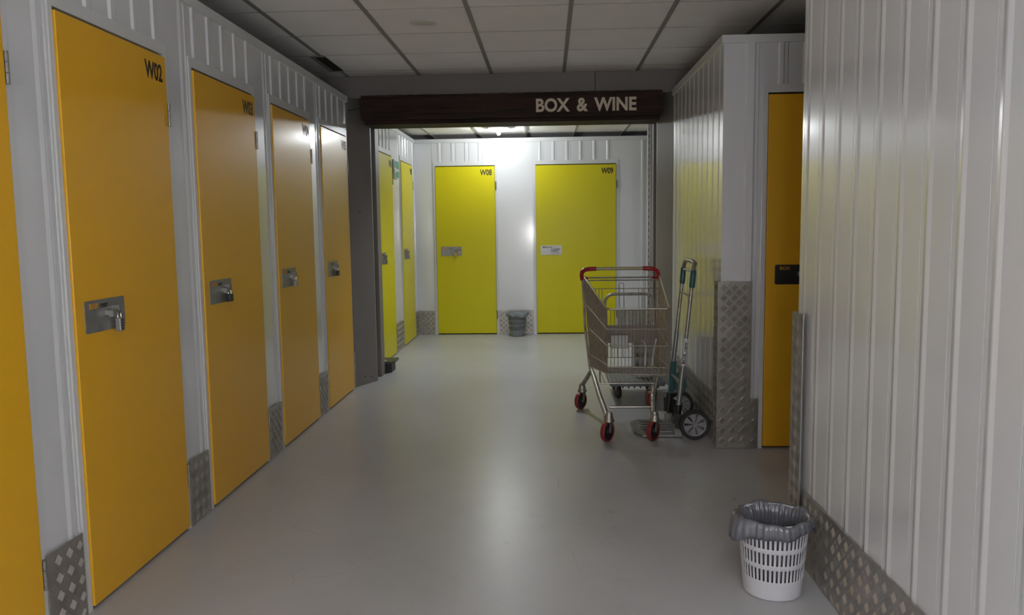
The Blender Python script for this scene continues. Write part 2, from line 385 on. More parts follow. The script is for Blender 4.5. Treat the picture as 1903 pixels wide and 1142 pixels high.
struct(b.build('trim_3', M['taupe']), 'dark taupe steel header spanning above the timber beam', 'header')
b = MB(); b.box(.905, .955, 7.305, 7.36, 0, ZC2 - .002); b.box(.955, 1.06, 7.305, 7.33, 0, ZC2 - .002)
o = struct(b.build('trim_4', M['frame']), 'white slotted upright just past the right post', 'post')
s_ = MB()
for k in range(30): s_.box(.9125, .9165, 7.3035, 7.3055, .45 + k * .06, .48 + k * .06)
s_.build('slot', M['dark'], o)
b = MB(); b.box(1.06, 4.2, 7.305, 7.35, 0, ZC2 - .002); struct(b.build('wall_right.002', M['panel']), 'hidden white partition right of the opening', 'wall')

bm_ = bmesh.new(); bmesh.ops.create_grid(bm_, x_segments=1, y_segments=1, size=.5); bm_.free()
def rough_beam(mb, x0, x1, y0, y1, z0, z1, n=60, amp=.004):
    rnd = random.Random(3); vs = []; fs = []
    for i in range(n + 1):
        x = x0 + (x1 - x0) * i / n
        for (y, z) in ((y0, z0), (y0, z1), (y1, z1), (y1, z0)): vs.append((x, y + rnd.uniform(-amp, amp) * .3, z + (rnd.uniform(-amp, 0) if z == z1 else rnd.uniform(0, amp * .5))))
    for i in range(n):
        for j in range(4): a = i * 4 + j; b2 = i * 4 + (j + 1) % 4; fs.append((a, b2, b2 + 4, a + 4))
    fs += [(3, 2, 1, 0), tuple(n * 4 + j for j in range(4))]
    mb.add(vs, fs)
beam = root('timber_beam', 'dark stained timber beam over the opening with BOX & WINE in cream letters', 'beam', (-.29, 6.8, 2.205))
b = MB(); rough_beam(b, -1.524, .936, 6.62, 6.93, 2.243, T - .001); b.build('beam_body', M['wood'], beam)
b = MB(); rough_beam(b, -1.515, .925, 6.70, 6.99, 2.212, 2.2425, amp=.001); b.build('lower_board', M['wood'], beam, 'lower timber strip')
b = MB()
LX = [('BOX', -.086, .188), ('&', .244, .335), ('WINE', .385, .725)]
for t_, a, c_ in LX: text(b, t_, (a, 6.615, 2.276), (1, 0, 0), (0, 0, 1), c_ - a, .108, depth=.010, bold=.03)
b.build('lettering', M['letter'], beam, 'cream letters reading BOX & WINE')
cb = MB().tube([(-1.642, 6.664, 2.325), (-1.60, 6.664, 2.334), (-1.56, 6.64, 2.336), (-1.525, 6.632, 2.335)], .0028, 6).build('cable', M['black'])
tag(cb, 'short thin black cable running from left post into beam end', 'cable')

# ================================================================ doors
plate_no = 0
def plate_local(axis, plane, sign, u, z0=.995):
    """returns function mapping (du, off, z)"""
    return lambda du, off, z: P3(axis, plane, sign, u + du, off, z)
def make_door(idx, axis, plane, sign, a, b_, num, paint, label, plate_label=None, numbering=True, hinge=True, plate_mat=None, text_mat=None):
    DT = .018
    mb = MB()
    q0 = P3(axis, plane, sign, a, -.02, .014); q1 = P3(axis, plane, sign, b_, DT, H)
    mb.bbox(min(q0[0], q1[0]), max(q0[0], q1[0]), min(q0[1], q1[1]), max(q0[1], q1[1]), .014, H, .002)
    d = struct(mb.build('door_%d' % idx, paint), label, 'door')
    fr = MB()
    slabm(fr, axis, plane, sign, a - FRW, a - .003, -.02, .010, 0, H + .06)
    slabm(fr, axis, plane, sign, b_ + .003, b_ + FRW, -.02, .010, 0, H + .06)
    slabm(fr, axis, plane, sign, a - .003, b_ + .003, -.02, .010, H + .012, H + .06)
    fr.build('door_frame', M['frame'], d, 'white steel door frame')
    gp = MB(); slabm(gp, axis, plane, sign, a - .003, b_ + .003, -.028, -.021, 0, H + .012); gp.build('door_gap', M['dark'], d, 'dark gap round the leaf')
    if hinge:
        for z in (.25, 1.86):
            hb = MB(); u = b_ + .009
            for k in range(3):
                hb.cyl(P3(axis, plane, sign, u, DT + .001, z - .05 + k * .0335), P3(axis, plane, sign, u, DT + .001, z - .05 + k * .0335 + .032), .0065, 10)
            slabm(hb, axis, plane, sign, u, u + .014, .0101, .0125, z - .05, z + .05)
            hb.build('hinge', M['steel'], d, 'steel butt hinge')
    U = (0, 1, 0) if axis == 'y' else (1, 0, 0); pm = plate_mat or M['steel']
    # lock plate
    pu = a + .052
    lp = MB(); pts = rrect(pu, pu + .265, .995, 1.112, .009); lp.slab([P3(axis, plane, sign, u, DT, z) for u, z in pts], Vector(P3(axis, 0, sign, 0, .003, 0)))
    po = lp.build('lock_plate', pm, d, plate_label or 'steel lock plate')
    O = DT + .0032
    lt = MB(); text(lt, 'BOX', P3(axis, plane, sign, pu + .028, O, 1.081), U, (0, 0, 1), .060, .020, bold=.03); lt.build('lettering', text_mat or M['orange'], po, 'orange word BOX')
    lt = MB(); text(lt, 'rent', P3(axis, plane, sign, pu + .093, O, 1.081), U, (0, 0, 1), .055, .018, shear=.35); lt.build('lettering', M['ink'], po, 'dark italic word rent')
    sl = MB(); slabm(sl, axis, plane, sign, pu + .135, pu + .245, DT + .003, DT + .0036, 1.063, 1.070); sl.build('slot', M['dark'], po, 'dark slot')
    bt = MB(); slabm(bt, axis, plane, sign, pu + .128, pu + .200, DT + .0036, DT + .016, 1.052, 1.069)
    slabm(bt, axis, plane, sign, pu + .128, pu + .150, DT + .016, DT + .034, 1.045, 1.069)
    slabm(bt, axis, plane, sign, pu + .176, pu + .184, DT + .003, DT + .030, 1.060, 1.082); slabm(bt, axis, plane, sign, pu + .196, pu + .204, DT + .003, DT + .030, 1.060, 1.082)
    bt.build('slide_bolt', M['steel'], po, 'steel slide bolt')
    if numbering:
        nt_ = MB(); text(nt_, num, P3(axis, plane, sign, b_ - .182, DT + .0004, 1.987), U, (0, 0, 1), .148, .074, depth=.0006, bold=.03)
        nt_.build('lettering', M['ink'], d, 'black number %s' % num)
    return d, pu
def padlock(axis, plane, sign, pu, style, label, tilt=0):
    zt = 1.058; cu = pu + .190; o0 = .040
    r_ = root('padlock', label, 'padlock', P3(axis, plane, sign, cu, o0 + .01, zt - .075), 'padlocks on the unit doors')
    body = MB(); w_, h_, d_ = {'combi': (.030, .052, .022), 'wide': (.046, .040, .022), 'slim': (.036, .044, .02)}[style]
    z1 = zt - .022; z0 = z1 - h_
    q0 = P3(axis, plane, sign, cu - w_ / 2, o0 - d_ / 2, z0); q1 = P3(axis, plane, sign, cu + w_ / 2, o0 + d_ / 2, z1)
    body.bbox(min(q0[0], q1[0]), max(q0[0], q1[0]), min(q0[1], q1[1]), max(q0[1], q1[1]), z0, z1, .0035)
    body.build('body', M['steel'] if style == 'combi' else (M['black'] if style == 'wide' else M['brass'] if 'brass' in label else M['dullwire']), r_)
    if style == 'combi':
        for k in range(4):
            dl = MB(); zz = z0 + .010 + k * .0105
            slabm(dl, axis, plane, sign, cu - .006, cu + .006, o0 + d_ / 2, o0 + d_ / 2 + .002, zz - .0035, zz + .0035); dl.build('number_wheel', M['black'], r_)
    sh = MB(); hw = w_ * .36; pts = [P3(axis, plane, sign, cu - hw, o0, z1 - .004), P3(axis, plane, sign, cu - hw, o0, z1 + .012)]
    for i in range(9):
        t_ = PI - PI * i / 8; pts.append(P3(axis, plane, sign, cu + hw * math.cos(t_), o0, z1 + .014 + hw * math.sin(t_)))
    pts += [P3(axis, plane, sign, cu + hw, o0, z1 + .012), P3(axis, plane, sign, cu + hw, o0, z1 - .004)]
    sh.tube(pts, .0028, 8); sh.build('shackle', M['chrome'], r_)
ld = [
 ('amber storage door cut by the left edge of the picture, showing only its hinged side', 'slim', 'padlock hanging out of frame on the leftmost amber door'),
 ('amber storage door numbered W02, largest and nearest on the left', 'combi', 'silver combination padlock with number wheels on door W02'),
 ('amber storage door numbered W03, second whole door on the left', 'wide', 'black bodied padlock with bright shackle on door W03'),
 ('amber storage door with white glare at its top, between W03 and the last door before the post', 'slim', 'small dark padlock on the glare-lit door next to W03'),
 ('narrow-looking amber storage door right beside the left taupe post', 'wide', 'black padlock on the amber door beside the taupe post')]
idx = 1
for (a, b_, n), (lab, st, pl) in zip(LD, ld):
    d, pu = make_door(idx, 'y', XL, 1, a, b_, n, M['door'], lab, numbering=n in ('W02', 'W03', 'W04', 'W05')); idx += 1
    if n != 'W01': padlock('y', XL, 1, pu, st, pl)
for (a, b_, n), lab, pl in zip(LB, ('yellow door of the far room half hidden behind the left taupe post', 'yellow door on the left wall closest to the far corner'),
                          ('padlock on the yellow door half hidden by the left post', 'padlock on the yellow door nearest the far left corner')):
    d, pu = make_door(idx, 'y', XL, 1, a, b_, n, M['door_overlit'], lab); idx += 1
    padlock('y', XL, 1, pu, 'slim', pl)
for (a, b_, n), lab in zip(BD, ('bright yellow door numbered W08 on the far wall', 'wide bright yellow door numbered W09 on the far wall behind the trolley')):
    d, pu = make_door(idx, 'x', YF, -1, a, b_, n, M['door_overlit'], lab, plate_mat=M['steel'] if n == 'W08' else M['white'], text_mat=M['orange'] if n == 'W08' else M['ink']); idx += 1
    if n == 'W08': padlock('x', YF, -1, pu, 'slim', 'pale brass padlock on door W08')
d, pu = make_door(idx, 'x', YB, -1, RD[0][0], RD[0][1], 'W10', M['door'], 'amber door in the dark alcove, partly hidden by the near right partition', 'dark lock plate', numbering=False, hinge=False, plate_mat=M['black'])
padlock('x', YB, -1, pu, 'combi', 'padlock on the dark lock plate of the alcove door')

# ================================================================ checker plate kick plates and corner guards
def kick(axis, plane, sign, u0, u1, label, z1=.305, cat='kick plate', name='kick_plate', group='checker kick plates', z0=.002, th=.003):
    mb = MB(); checker(mb, axis, plane, sign, u0, u1, z0, z1, th=th)
    return tag(mb.build(name, M['alu']), label, cat, group)
PL = XL + .0115
kick('y', PL, 1, 2.41 + FRW, 2.684 - FRW - .013, 'checker plate kick plate at bottom left, before door W02')
kick('y', PL, 1, 3.457 + FRW, 3.735 - FRW - .013, 'checker plate kick plate between doors W02 and W03')
kick('y', PL, 1, 4.51 + FRW, 4.80 - FRW - .013, 'checker plate kick plate just past door W03')
kick('y', PL, 1, 5.563 + FRW, 5.838 - FRW - .013, 'checker plate kick plate left of the last amber door before the post')
kick('y', PL, 1, 6.582 + FRW, 6.655, 'narrow checker plate strip touching the left taupe post')
kick('y', PL, 1, 8.494 + FRW, 9.021 - FRW - .013, 'checker plate kick plate between the two left doors of the far room')
kick('y', PL, 1, 9.772 + FRW, YF - .016, 'small checker plate kick plate in the far left corner, on the side wall')
kick('x', YF - .0115, -1, XL + .016, -1.393 - FRW - .013, 'checker plate kick plate on the far wall left of door W08')
kick('x', YF - .0115, -1, -.652 + FRW, -.141 - FRW - .013, 'checker plate kick plate behind the far wastebasket, between W08 and W09')
kick('x', YF - .0115, -1, .847 + FRW, 2.0, 'checker plate kick plate right of door W09, seen through the trolley')
kick('y', XR - .0055, -1, 1.1, 3.128, 'long checker plate kick plate along the foot of the near right partition')
kick('y', XB - .0065, -1, 4.90, 6.655, 'checker plate kick plate behind the hand truck')
kick('x', YB - .0125, -1, 1.212, RD[0][0] - FRW - .004, 'small checker plate kick plate left of the alcove door')
g = root('corner_guard', 'tall checker plate corner guard on the partition corner beside the hand truck', 'corner guard', (XB, YB, 0), 'checker corner guards')
mb = MB(); checker(mb, 'x', YB - .016, -1, XB - .016, 1.212, .002, 1.015); mb.build('front_face', M['alu'], g)
mb = MB(); checker(mb, 'y', XB - .016, -1, YB - .016, YB + .095, .002, 1.015); mb.build('side_face', M['alu'], g)
g = root('corner_guard', 'tall checker plate corner guard on the near right partition behind the wastebasket', 'corner guard', (XR, YN, 0), 'checker corner guards')
mb = MB(); checker(mb, 'y', XR - .016, -1, 3.13, YN + .016, .002, 1.0); mb.build('side_face', M['alu'], g)
mb = MB(); checker(mb, 'x', YN + .013, 1, XR - .016, XR + .15, .002, 1.0); mb.build('end_face', M['alu'], g)

# ================================================================ lamps, vent, sign
lamp = root('ceiling_lamp', 'round glowing lamp on the far room ceiling, partly behind the timber beam', 'lamp', (-.56, 9.40, ZC2))
MB().lathe([(.125, 0), (.125, -.018), (.115, -.034), (.08, -.045), (.022, -.050), (0, -.050)], (-.56, 9.40, ZC2 - .001), 40).build('diffuser', M['diffuser'], lamp)
MB().lathe([(.126, 0), (.136, -.004), (.136, -.012), (.126, -.014)], (-.56, 9.40, ZC2 - .0005), 40, close=True).build('lamp_ring', M['white'], lamp)
MB().lathe([(0, -.018), (.009, -.0156), (.0156, -.009), (.018, 0), (.0156, .009), (.009, .0156), (0, .018)], (-.56, 9.40, 2.43), 16).build('bulb', M['bulb'], lamp)
MB().cyl((-.56, 9.40, 2.449), (-.56, 9.40, ZC2 - .0515), .006, 10).build('lamp_holder', M['white'], lamp)
def globe(x, y, z, label):  # unseen globes added to brighten the corridor and its ceiling
    r_ = root('fill_globe', label, 'fill light', (x, y, z), 'added fill globes behind the camera')
    MB().lathe([(.12 * math.sin(math.radians(t)), -.12 * math.cos(math.radians(t))) for t in range(0, 181, 12)], (x, y, z), 28).build('globe', M['globe'], r_)
    MB().cyl((x, y, z + .118), (x, y, ZC - .001), .006, 10).build('fill_globe_rod', M['white'], r_)
M['globe'] = mat('fill_globe_glow', (1, 1, 1), .4, emit=(1, .985, .98), es=FILL_GLOBE)
globe(-.25, -2.0, 1.15, 'added fill light globe furthest behind the camera')
globe(.45, -.55, 1.38, 'added fill light globe just behind the camera, on the right')
def downlight(x, y, z, on, label, power=0, cone=104, blend=.35, warm=(1, .98, .98)):
    r_ = root('downlight', label, 'ceiling light', (x, y, z), 'recessed ceiling downlights and added fill downlights')
    MB().lathe([(.072, -.001), (.084, -.001), (.086, -.005), (.074, -.007), (.070, -.004)], (x, y, z), 40, close=True).build('trim_ring', M['white'], r_)
    MB().lathe([(.0705, -.0005), (.0705, -.0035), (.06, -.005), (0, -.006)], (x, y, z), 40).build('lens', M['lamp_on'] if on else M['lamp_off'], r_)
    if on:
        l = bpy.data.lights.new('downlight_beam', 'SPOT'); l.energy = power; l.spot_size = math.radians(cone); l.spot_blend = blend; l.shadow_soft_size = .05; l.color = warm
        lo = bpy.data.objects.new('downlight_beam', l); C.objects.link(lo); lo.parent = r_; lo.location = (0, 0, -.03)
downlight(-.76, 5.068, ZC, False, 'round unlit downlight set in a ceiling tile above the corridor')
downlight(.72, .85, ZC, True, 'lit downlight above the near right partition, out of frame', NEAR_SPOT)
downlight(-.76, -.9, ZC, True, 'added fill downlight behind the camera, on the left', NEAR_SPOT)  # unseen lamp added to bring up the corridor's brightness
downlight(1.9, 8.6, ZC2, True, 'added fill downlight in the hidden right part of the far room', BACK_FILL, 150, .6, (.94, .98, 1))  # unseen lamp added for more ambient light in the far room
downlight(-.2, 7.75, ZC2, True, 'added fill downlight in the far room, hidden from view behind the timber beam', BACK_FILL * 6.5, 132, .7, (.94, .98, 1))  # added out of sight to light the far room evenly

b = root('ceiling_vent', 'black slot vent in the ceiling near the left partition top', 'vent', (-1.66, 6.2, ZC))
MB().box(-1.703, -1.630, 5.95, 6.48, ZC - .0075, ZC - .0005).build('slot', M['dark'], b)
f_ = MB(); f_.box(-1.735, -1.704, 5.92, 6.51, ZC - .010, ZC - .0005); f_.box(-1.704, -1.630, 5.92, 5.949, ZC - .010, ZC - .0005); f_.box(-1.704, -1.630, 6.481, 6.51, ZC - .010, ZC - .0005); f_.build('vent_frame', M['grid'], b)

sg = root('exit_sign', 'green and white emergency exit sign on the far room left wall, between its two doors', 'sign', (XL + .02, 8.73, 1.89))
MB().box(XL + .012, XL + .018, 8.58, 8.90, 1.89, 2.09).build('sign_panel', M['white'], sg)
gb = MB()
X0 = XL + .0181
def gpoly(pts): gb.slab([(X0, 8.58 + u, 1.89 + v) for u, v in pts], (.0008, 0, 0))
gpoly([(.06, .125), (.16, .105), (.19, .12), (.20, .105), (.30, .105), (.30, .19), (.06, .19)])
gpoly([(.08, .01), (.30, .01), (.30, .08), (.19, .08), (.17, .06), (.15, .08), (.12, .055), (.08, .055)])
gb.build('pictogram', M['green'], sg, 'green exit pictogram blocks')
MB().slab([(XL + .019, 8.585, 1.89), (XL + .024, 8.586, 1.89), (XL + .024, 8.586, 2.09), (XL + .019, 8.585, 2.09)], (0, .003, 0)).build('folded_leaf', M['green'], sg, 'projecting green leaf')

# black bait box on the floor by the left post
bx = root('bait_box', 'black plastic box on the floor beside the left taupe post', 'box', (-1.56, 7.45, 0))
b = MB(); b.slab([(-1.640, 7.305, .0), (-1.515, 7.305, .0), (-1.478, 7.36, .0), (-1.478, 7.54, .0), (-1.640, 7.54, .0)], (0, 0, .088)); b.build('base', M['black'], bx)
b = MB(); b.slab([(-1.642, 7.302, .089), (-1.478, 7.302, .089), (-1.448, 7.37, .089), (-1.448, 7.56, .089), (-1.642, 7.56, .089)], (0, 0, .022)); b.build('lid', mat('dark_grey_lid', (.05, .05, .05), .4), bx, 'dark grey lid')
MB().box(-1.60, -1.53, 7.33, 7.39, .111, .113).build('label', M['white'], bx, 'small white sticker')

# ================================================================ wastebaskets
def wastebasket(cx, cy, rb, rt, ht, pm, bagm, label, seed, flap_dir=None, nslot=46):
    rnd = random.Random(seed)
    r_ = root('wastebasket', label, 'wastebasket', (cx, cy, 0), None)
    rad = lambda z: rb + (rt - rb) * (z / ht) ** .9
    rows = [(.0, 0), (.006, 0), (.05, 0), (.078, 0), (.080, 1), (.130, 0), (.146, 0), (.148, 1), (.196, 0), (.212, 0), (.214, 1), (.262, 0), (ht, 0)]
    rows = [(z * ht / .31, f) for z, f in rows[:-1]] + [(ht, 0)]
    n = nslot * 2; bm = bmesh.new(); ring = []
    for z, f in rows:
        r0 = rad(z) if z > 0 else rb - .006
        ring.append([bm.verts.new((cx + r0 * math.cos(2 * PI * (j + .5) / n), cy + r0 * math.sin(2 * PI * (j + .5) / n), z)) for j in range(n)])
    for i in range(len(rows) - 1):
        for j in range(n):
            if rows[i][1] and j % 2 == 0: continue
            bm.faces.new((ring[i][j], ring[i][(j + 1) % n], ring[i + 1][(j + 1) % n], ring[i + 1][j]))
    bm.faces.new(ring[0][::-1])
    me_b = MB().frombm(bm, smooth=True)
    o = me_b.build('basket', pm, r_)
    so = o.modifiers.new('thickness', 'SOLIDIFY'); so.thickness = .0028; so.offset = -1
    MB().lathe([(rt - .004, ht - .006), (rt + .003, ht - .006), (rt + .003, ht + .002), (rt - .004, ht + .002)], (cx, cy, 0), 64, close=True).build('rim', pm, r_)
    # liner: inside wall, over the rim, loose skirt outside
    n = 220; bm = bmesh.new(); ph = [rnd.uniform(0, 6.28) for _ in range(6)]
    prof = [(-.05, .02), (-.020, .06), (-.020, .12), (-.018, .18), (-.016, .24), (-.014, .28), (-.010, .305), (0, .318), (.010, .316), (.014, .305), (.016, .290), (.017, .277)]
    rings = []
    for i, (dr, z) in enumerate(prof):
        z = z * ht / .31; rg = []
        for j in range(n):
            a = 2 * PI * j / n
            wr_ = .45 * math.sin(29 * a + ph[0] + i * .25) * math.sin(3 * a + ph[2]) + .4 * math.sin(43 * a + ph[1] - i * .3) + .25 * math.sin(11 * a + ph[2])
            base = rad(min(z, ht)) if i < 7 else rt
            inside = i < 6
            dd = dr + wr_ * (.008 if inside else .004)
            if inside: dd = min(dd, -.0075)
            else: dd = max(dd, .0055 if i > 8 else dr)
            zz = z + (0 if inside else .004 * math.sin(5 * a + ph[3]) + .003 * math.sin(9 * a + ph[4]))
            if i > 8:
                hang = .018 * (.5 + .5 * math.sin(2 * a + ph[5])) * (i - 8) / 3; zz -= hang
            if flap_dir is not None:
                da = math.atan2(math.sin(a - flap_dir), math.cos(a - flap_dir)); fl = math.exp(-(da / .38) ** 2)
                if i >= 7: dd += fl * (.016 + .010 * min(i - 7, 2)); zz += fl * .012 * (1 if i < 9 else -1 - (i - 9) * .4)
            r0 = base + dd
            rg.append(bm.verts.new((cx + r0 * math.cos(a), cy + r0 * math.sin(a), zz)))
        rings.append(rg)
    for i in range(len(prof) - 1):
        for j in range(n): bm.faces.new((rings[i][j], rings[i][(j + 1) % n], rings[i + 1][(j + 1) % n], rings[i + 1][j]))
    bm.faces.new(rings[0][::-1])
    o = MB().frombm(bm, smooth=True).build('liner', bagm, r_, 'crinkled grey plastic liner', auto=180)
    so = o.modifiers.new('thickness', 'SOLIDIFY'); so.thickness = .0006
    return r_
wastebasket(.824, 2.888, .103, .126, .288, M['bin'], M['bag'], 'pale grey slotted wastebasket with grey liner in the right foreground', 5, flap_dir=math.radians(200))
wastebasket(-.385, 9.83, .088, .118, .29, M['bin2'], M['bag2'], 'darker grey wastebasket against the far wall between W08 and W09', 11)

# ================================================================ shopping trolley
TR = root('shopping_trolley', 'wire supermarket trolley with red handle ends and red castors', 'trolley', (.52, 5.4, 0))
lerp = lambda a, b_, t: tuple(a[i] + (b_[i] - a[i]) * t for i in range(3))
# basket corners: front (towards the camera) and rear
FTL, FTR = (.354, 4.80, .852), (.727, 4.80, .852); FBL, FBR = (.358, 4.83, .452), (.722, 4.83, .444)
RTL, RTR = (.262, 5.86, .985), (.812, 5.86, .985); RBL, RBR = (.305, 5.74, .335), (.765, 5.74, .335)
wr1 = .0021
def wires(mb, A0, A1, B0, B1, n, r=wr1, skip=()):
    for i in range(n + 1):
        if i in skip: continue
        mb.tube([lerp(A0, A1, i / n), lerp(B0, B1, i / n)], r, 6)
# front panel
m_ = MB(); wires(m_, FTL, FTR, FBL, FBR, 17)
for t in (.305, .56, .89): m_.tube([lerp(FTL, FBL, t), lerp(FTR, FBR, t)], .0034, 8)
m_.tube([FBL, FBR], .0034, 8)
m_.build('front_panel', M['chrome'], TR, 'wire front panel of basket')
for side, (ft, rt_, fb, rb_) in enumerate(((FTL, RTL, FBL, RBL), (FTR, RTR, FBR, RBR))):
    m_ = MB(); wires(m_, ft, rt_, fb, rb_, 42, r=.0022)
    for t in (.305, .56, .86): m_.tube([lerp(ft, fb, t), lerp(rt_, rb_, t)], .0034, 8)
    m_.tube([fb, rb_], .0034, 8)
    m_.build('side_panel', M['dullwire'], TR, 'dull wire side panel of basket')
m_ = MB(); wires(m_, FBL, RBL, FBR, RBR, 38); wires(m_, FBL, FBR, RBL, RBR, 9, r=.003); m_.build('basket_floor', M['dullwire'], TR)
# top rim
m_ = MB(); m_.tube([RTL, lerp(RTL, FTL, .97), (FTL[0] + .015, 4.795, .853), (FTR[0] - .015, 4.795, .853), lerp(RTR, FTR, .97), RTR], .0055, 10); m_.build('top_rim', M['chrome'], TR, 'bright chrome top rim')
# rear gate with child seat
m_ = MB()
for z in (.955, .895, .40): m_.tube([lerp(RTL, RBL, (.985 - z) / .65), lerp(RTR, RBR, (.985 - z) / .65)], .003 if z < .95 else .0045, 8)
def gx(x, z0, z1): m_.tube([(x, 5.86 - .12 * (.985 - z1) / .65, z1), (x + .0, 5.86 - .12 * (.985 - z0) / .65, z0)], .0024, 6)
for x in (.300, .325, .348, .372, .395, .66, .685, .70, .735, .77): gx(x, .40, .895)
for x in (.43, .46, .50, .54, .58, .62): gx(x, .40, .63)
m_.tube([(.519, 5.80, .64), (.519, 5.845, .92)] + arc((.5355, 5.845, .92), .0165, 180, 0, 6, (1, 0, 0), (0, 0, 1)) + [(.552, 5.845, .92), (.552, 5.80, .64)], .003, 6)
m_.build('rear_gate', M['dullwire'], TR)
m_ = MB(); m_.slab([(.325, 5.70, .515), (.795, 5.70, .515), (.795, 5.72, .64), (.325, 5.72, .64)], (0, .006, 0)); m_.build('seat_flap', M['flap'], TR, 'brown grey folded child seat panel')
m_ = MB(); m_.bbox(.445, .565, 5.66, 5.668, .49, .575, .002); m_.build('tag', M['white'], TR, 'small white tag')
m_ = MB(); m_.tube([Vector((x, 5.655, z)) for x, z in rrect(.44, .57, .485, .58, .015)], .0028, 6, close=True); m_.build('tag_wire', M['dullwire'], TR)
# handle
m_ = MB(); m_.cyl((.345, 5.95, 1.035), (.715, 5.95, 1.035), .0125, 20); m_.build('handle', M['handle'], TR, 'yellowed clear push bar sleeve')
m_ = MB(); m_.tube([(.30, 5.90, .972), (.78, 5.90, .972)], .006, 10); m_.build('cross_bar', M['dullwire'], TR)
for sx, nm in ((-1, 'l'), (1, 'r')):
    xm = .53; e = lambda d, y, z: (xm + sx * d, y, z)
    m_ = MB(); m_.tube([e(.172, 5.95, 1.035), e(.225, 5.95, 1.034), e(.258, 5.94, 1.028), e(.278, 5.915, 1.012), e(.283, 5.89, .985), e(.281, 5.875, .955)], [.0165, .0168, .017, .0165, .014, .011], 14)
    m_.tube([e(.281, 5.885, .975), e(.235, 5.895, .968)], [.013, .009], 10)
    m_.build('handle_end', M['red'], TR, 'dark red plastic handle end')
# chassis
for sx in (-1, 1):
    xr = .53 + sx * .262; xb = .53 + sx * .225; xf = .512 + sx * .148
    m_ = MB()
    m_.tube([(.53 + sx * .275, 5.865, .955), (.53 + sx * .26, 5.83, .60), (.53 + sx * .232, 5.775, .34), (.53 + sx * .23, 5.74, .32)], .0095, 10)
    m_.build('rear_upright', M['dullwire'], TR)
    m_ = MB()
    m_.tube([(.53 + sx * .225, 5.76, .325), (.53 + sx * .222, 5.60, .325), (.53 + sx * .215, 5.48, .305), (.512 + sx * .175, 5.22, .225), (.512 + sx * .150, 5.02, .165), (xf, 4.96, .150)], [.012, .014, .017, .018, .018, .020], 12)
    m_.tube([(.53 + sx * .225, 5.66, .325), (.53 + sx * .248, 5.76, .255), ((.247, 5.856, .175) if sx < 0 else (.775, 5.917, .175))], [.013, .016, .017], 12)
    m_.build('chassis_leg', M['dullwire'], TR)
m_ = MB(); m_.tube([(.387, 5.05, .196), (.645, 5.05, .196)], .008, 12); m_.build('front_cross_bar', M['chrome'], TR, 'bright front cross bar')
m_ = MB(); m_.tube([(.345, 5.35, .375), (.345, 5.32, .310), (.352, 5.30, .300), (.70, 5.30, .300), (.708, 5.32, .310), (.708, 5.35, .375)], .0055, 10)
for i in range(12):
    x = .375 + i * .029; m_.tube([(x, 5.30, .300), (x, 5.70, .30)], .0025, 6)
m_.tube([(.345, 5.35, .375), (.345, 5.60, .375)], .005, 8); m_.tube([(.708, 5.35, .375), (.708, 5.60, .375)], .005, 8)
m_.build('lower_rack', M['chrome'], TR)
def castor(x, y, zt, yaw, r=.064):
    """swivel castor: collar, fork, wheel (> hub)"""
    d = Vector((math.sin(yaw), math.cos(yaw), 0)); a = Vector((d.y, -d.x, 0)); c = Vector((x, y, r)) ; top = Vector((x, y, 0)) + d * .02
    m_ = MB(); m_.lathe([(.019, zt + .034), (.025, zt + .012), (.027, zt - .008), (.034, zt - .018), (.034, zt - .026), (.012, zt - .029)], (top.x, top.y, 0), 20)
    m_.build('castor_collar', M['dullwire'], TR)
    m_ = MB()
    for s in (-1, 1):
        q = a * s * .021; tp = top + q * .9 + Vector((0, 0, zt - .028)); cc = c + q
        poly = [tp - d * .020, tp + d * .018, cc + d * .013 + Vector((0, 0, .004)), cc + Vector((0, 0, -.012)), cc - d * .013 + Vector((0, 0, .004))]
        m_.slab(poly, a * s * .003)
    pz = Vector((0, 0, zt - .030)); m_.slab([top + pz - d * .02 - a * .021, top + pz + d * .018 - a * .021, top + pz + d * .018 + a * .021, top + pz - d * .02 + a * .021], (0, 0, .004))
    m_.cyl(c - a * .026, c + a * .026, .006, 10)
    m_.build('castor_fork', M['dullwire'], TR)
    m_ = MB(); m_.lathe([(r - .010, -.014), (r - .004, -.016), (r, -.011), (r, .011), (r - .004, .016), (r - .010, .014)], c, 40, axis=a, close=True); wo = m_.build('wheel', M['redwheel'], TR, 'red tyred castor wheel')
    m_ = MB(); m_.lathe([(.0, -.014), (.018, -.014), (.020, -.010), (r - .0105, -.011), (r - .0105, .011), (.020, .010), (.018, .014), (0, .014)], c, 32, axis=a); m_.build('hub', M['black'], wo, 'black hub')
castor(.366, 4.945, .150, math.radians(36)); castor(.655, 4.965, .150, math.radians(36))
castor(.235, 5.84, .155, math.radians(36)); castor(.765, 5.90, .155, math.radians(30))

# loose white straps in the trolley basket
for pts, lab in ((((.655, 5.45, .395), (.66, 5.46, .45), (.668, 5.47, .51), (.650, 5.46, .555), (.635, 5.46, .565)), 'bent white plastic strap leaning in the trolley basket, left of two'),
                 (((.705, 5.45, .395), (.712, 5.46, .45), (.722, 5.47, .52), (.735, 5.47, .575)), 'white plastic strap leaning in the trolley basket, right of two')):
    m_ = MB()
    pp = [Vector(p) for p in pts]
    for p, q in zip(pp, pp[1:]): m_.slab([p, p + Vector((.011, 0, 0)), q + Vector((.011, 0, 0)), q], (0, .003, 0))
    tag(m_.build('plastic_strap', M['white']), lab, 'strap', 'straps in the trolley')

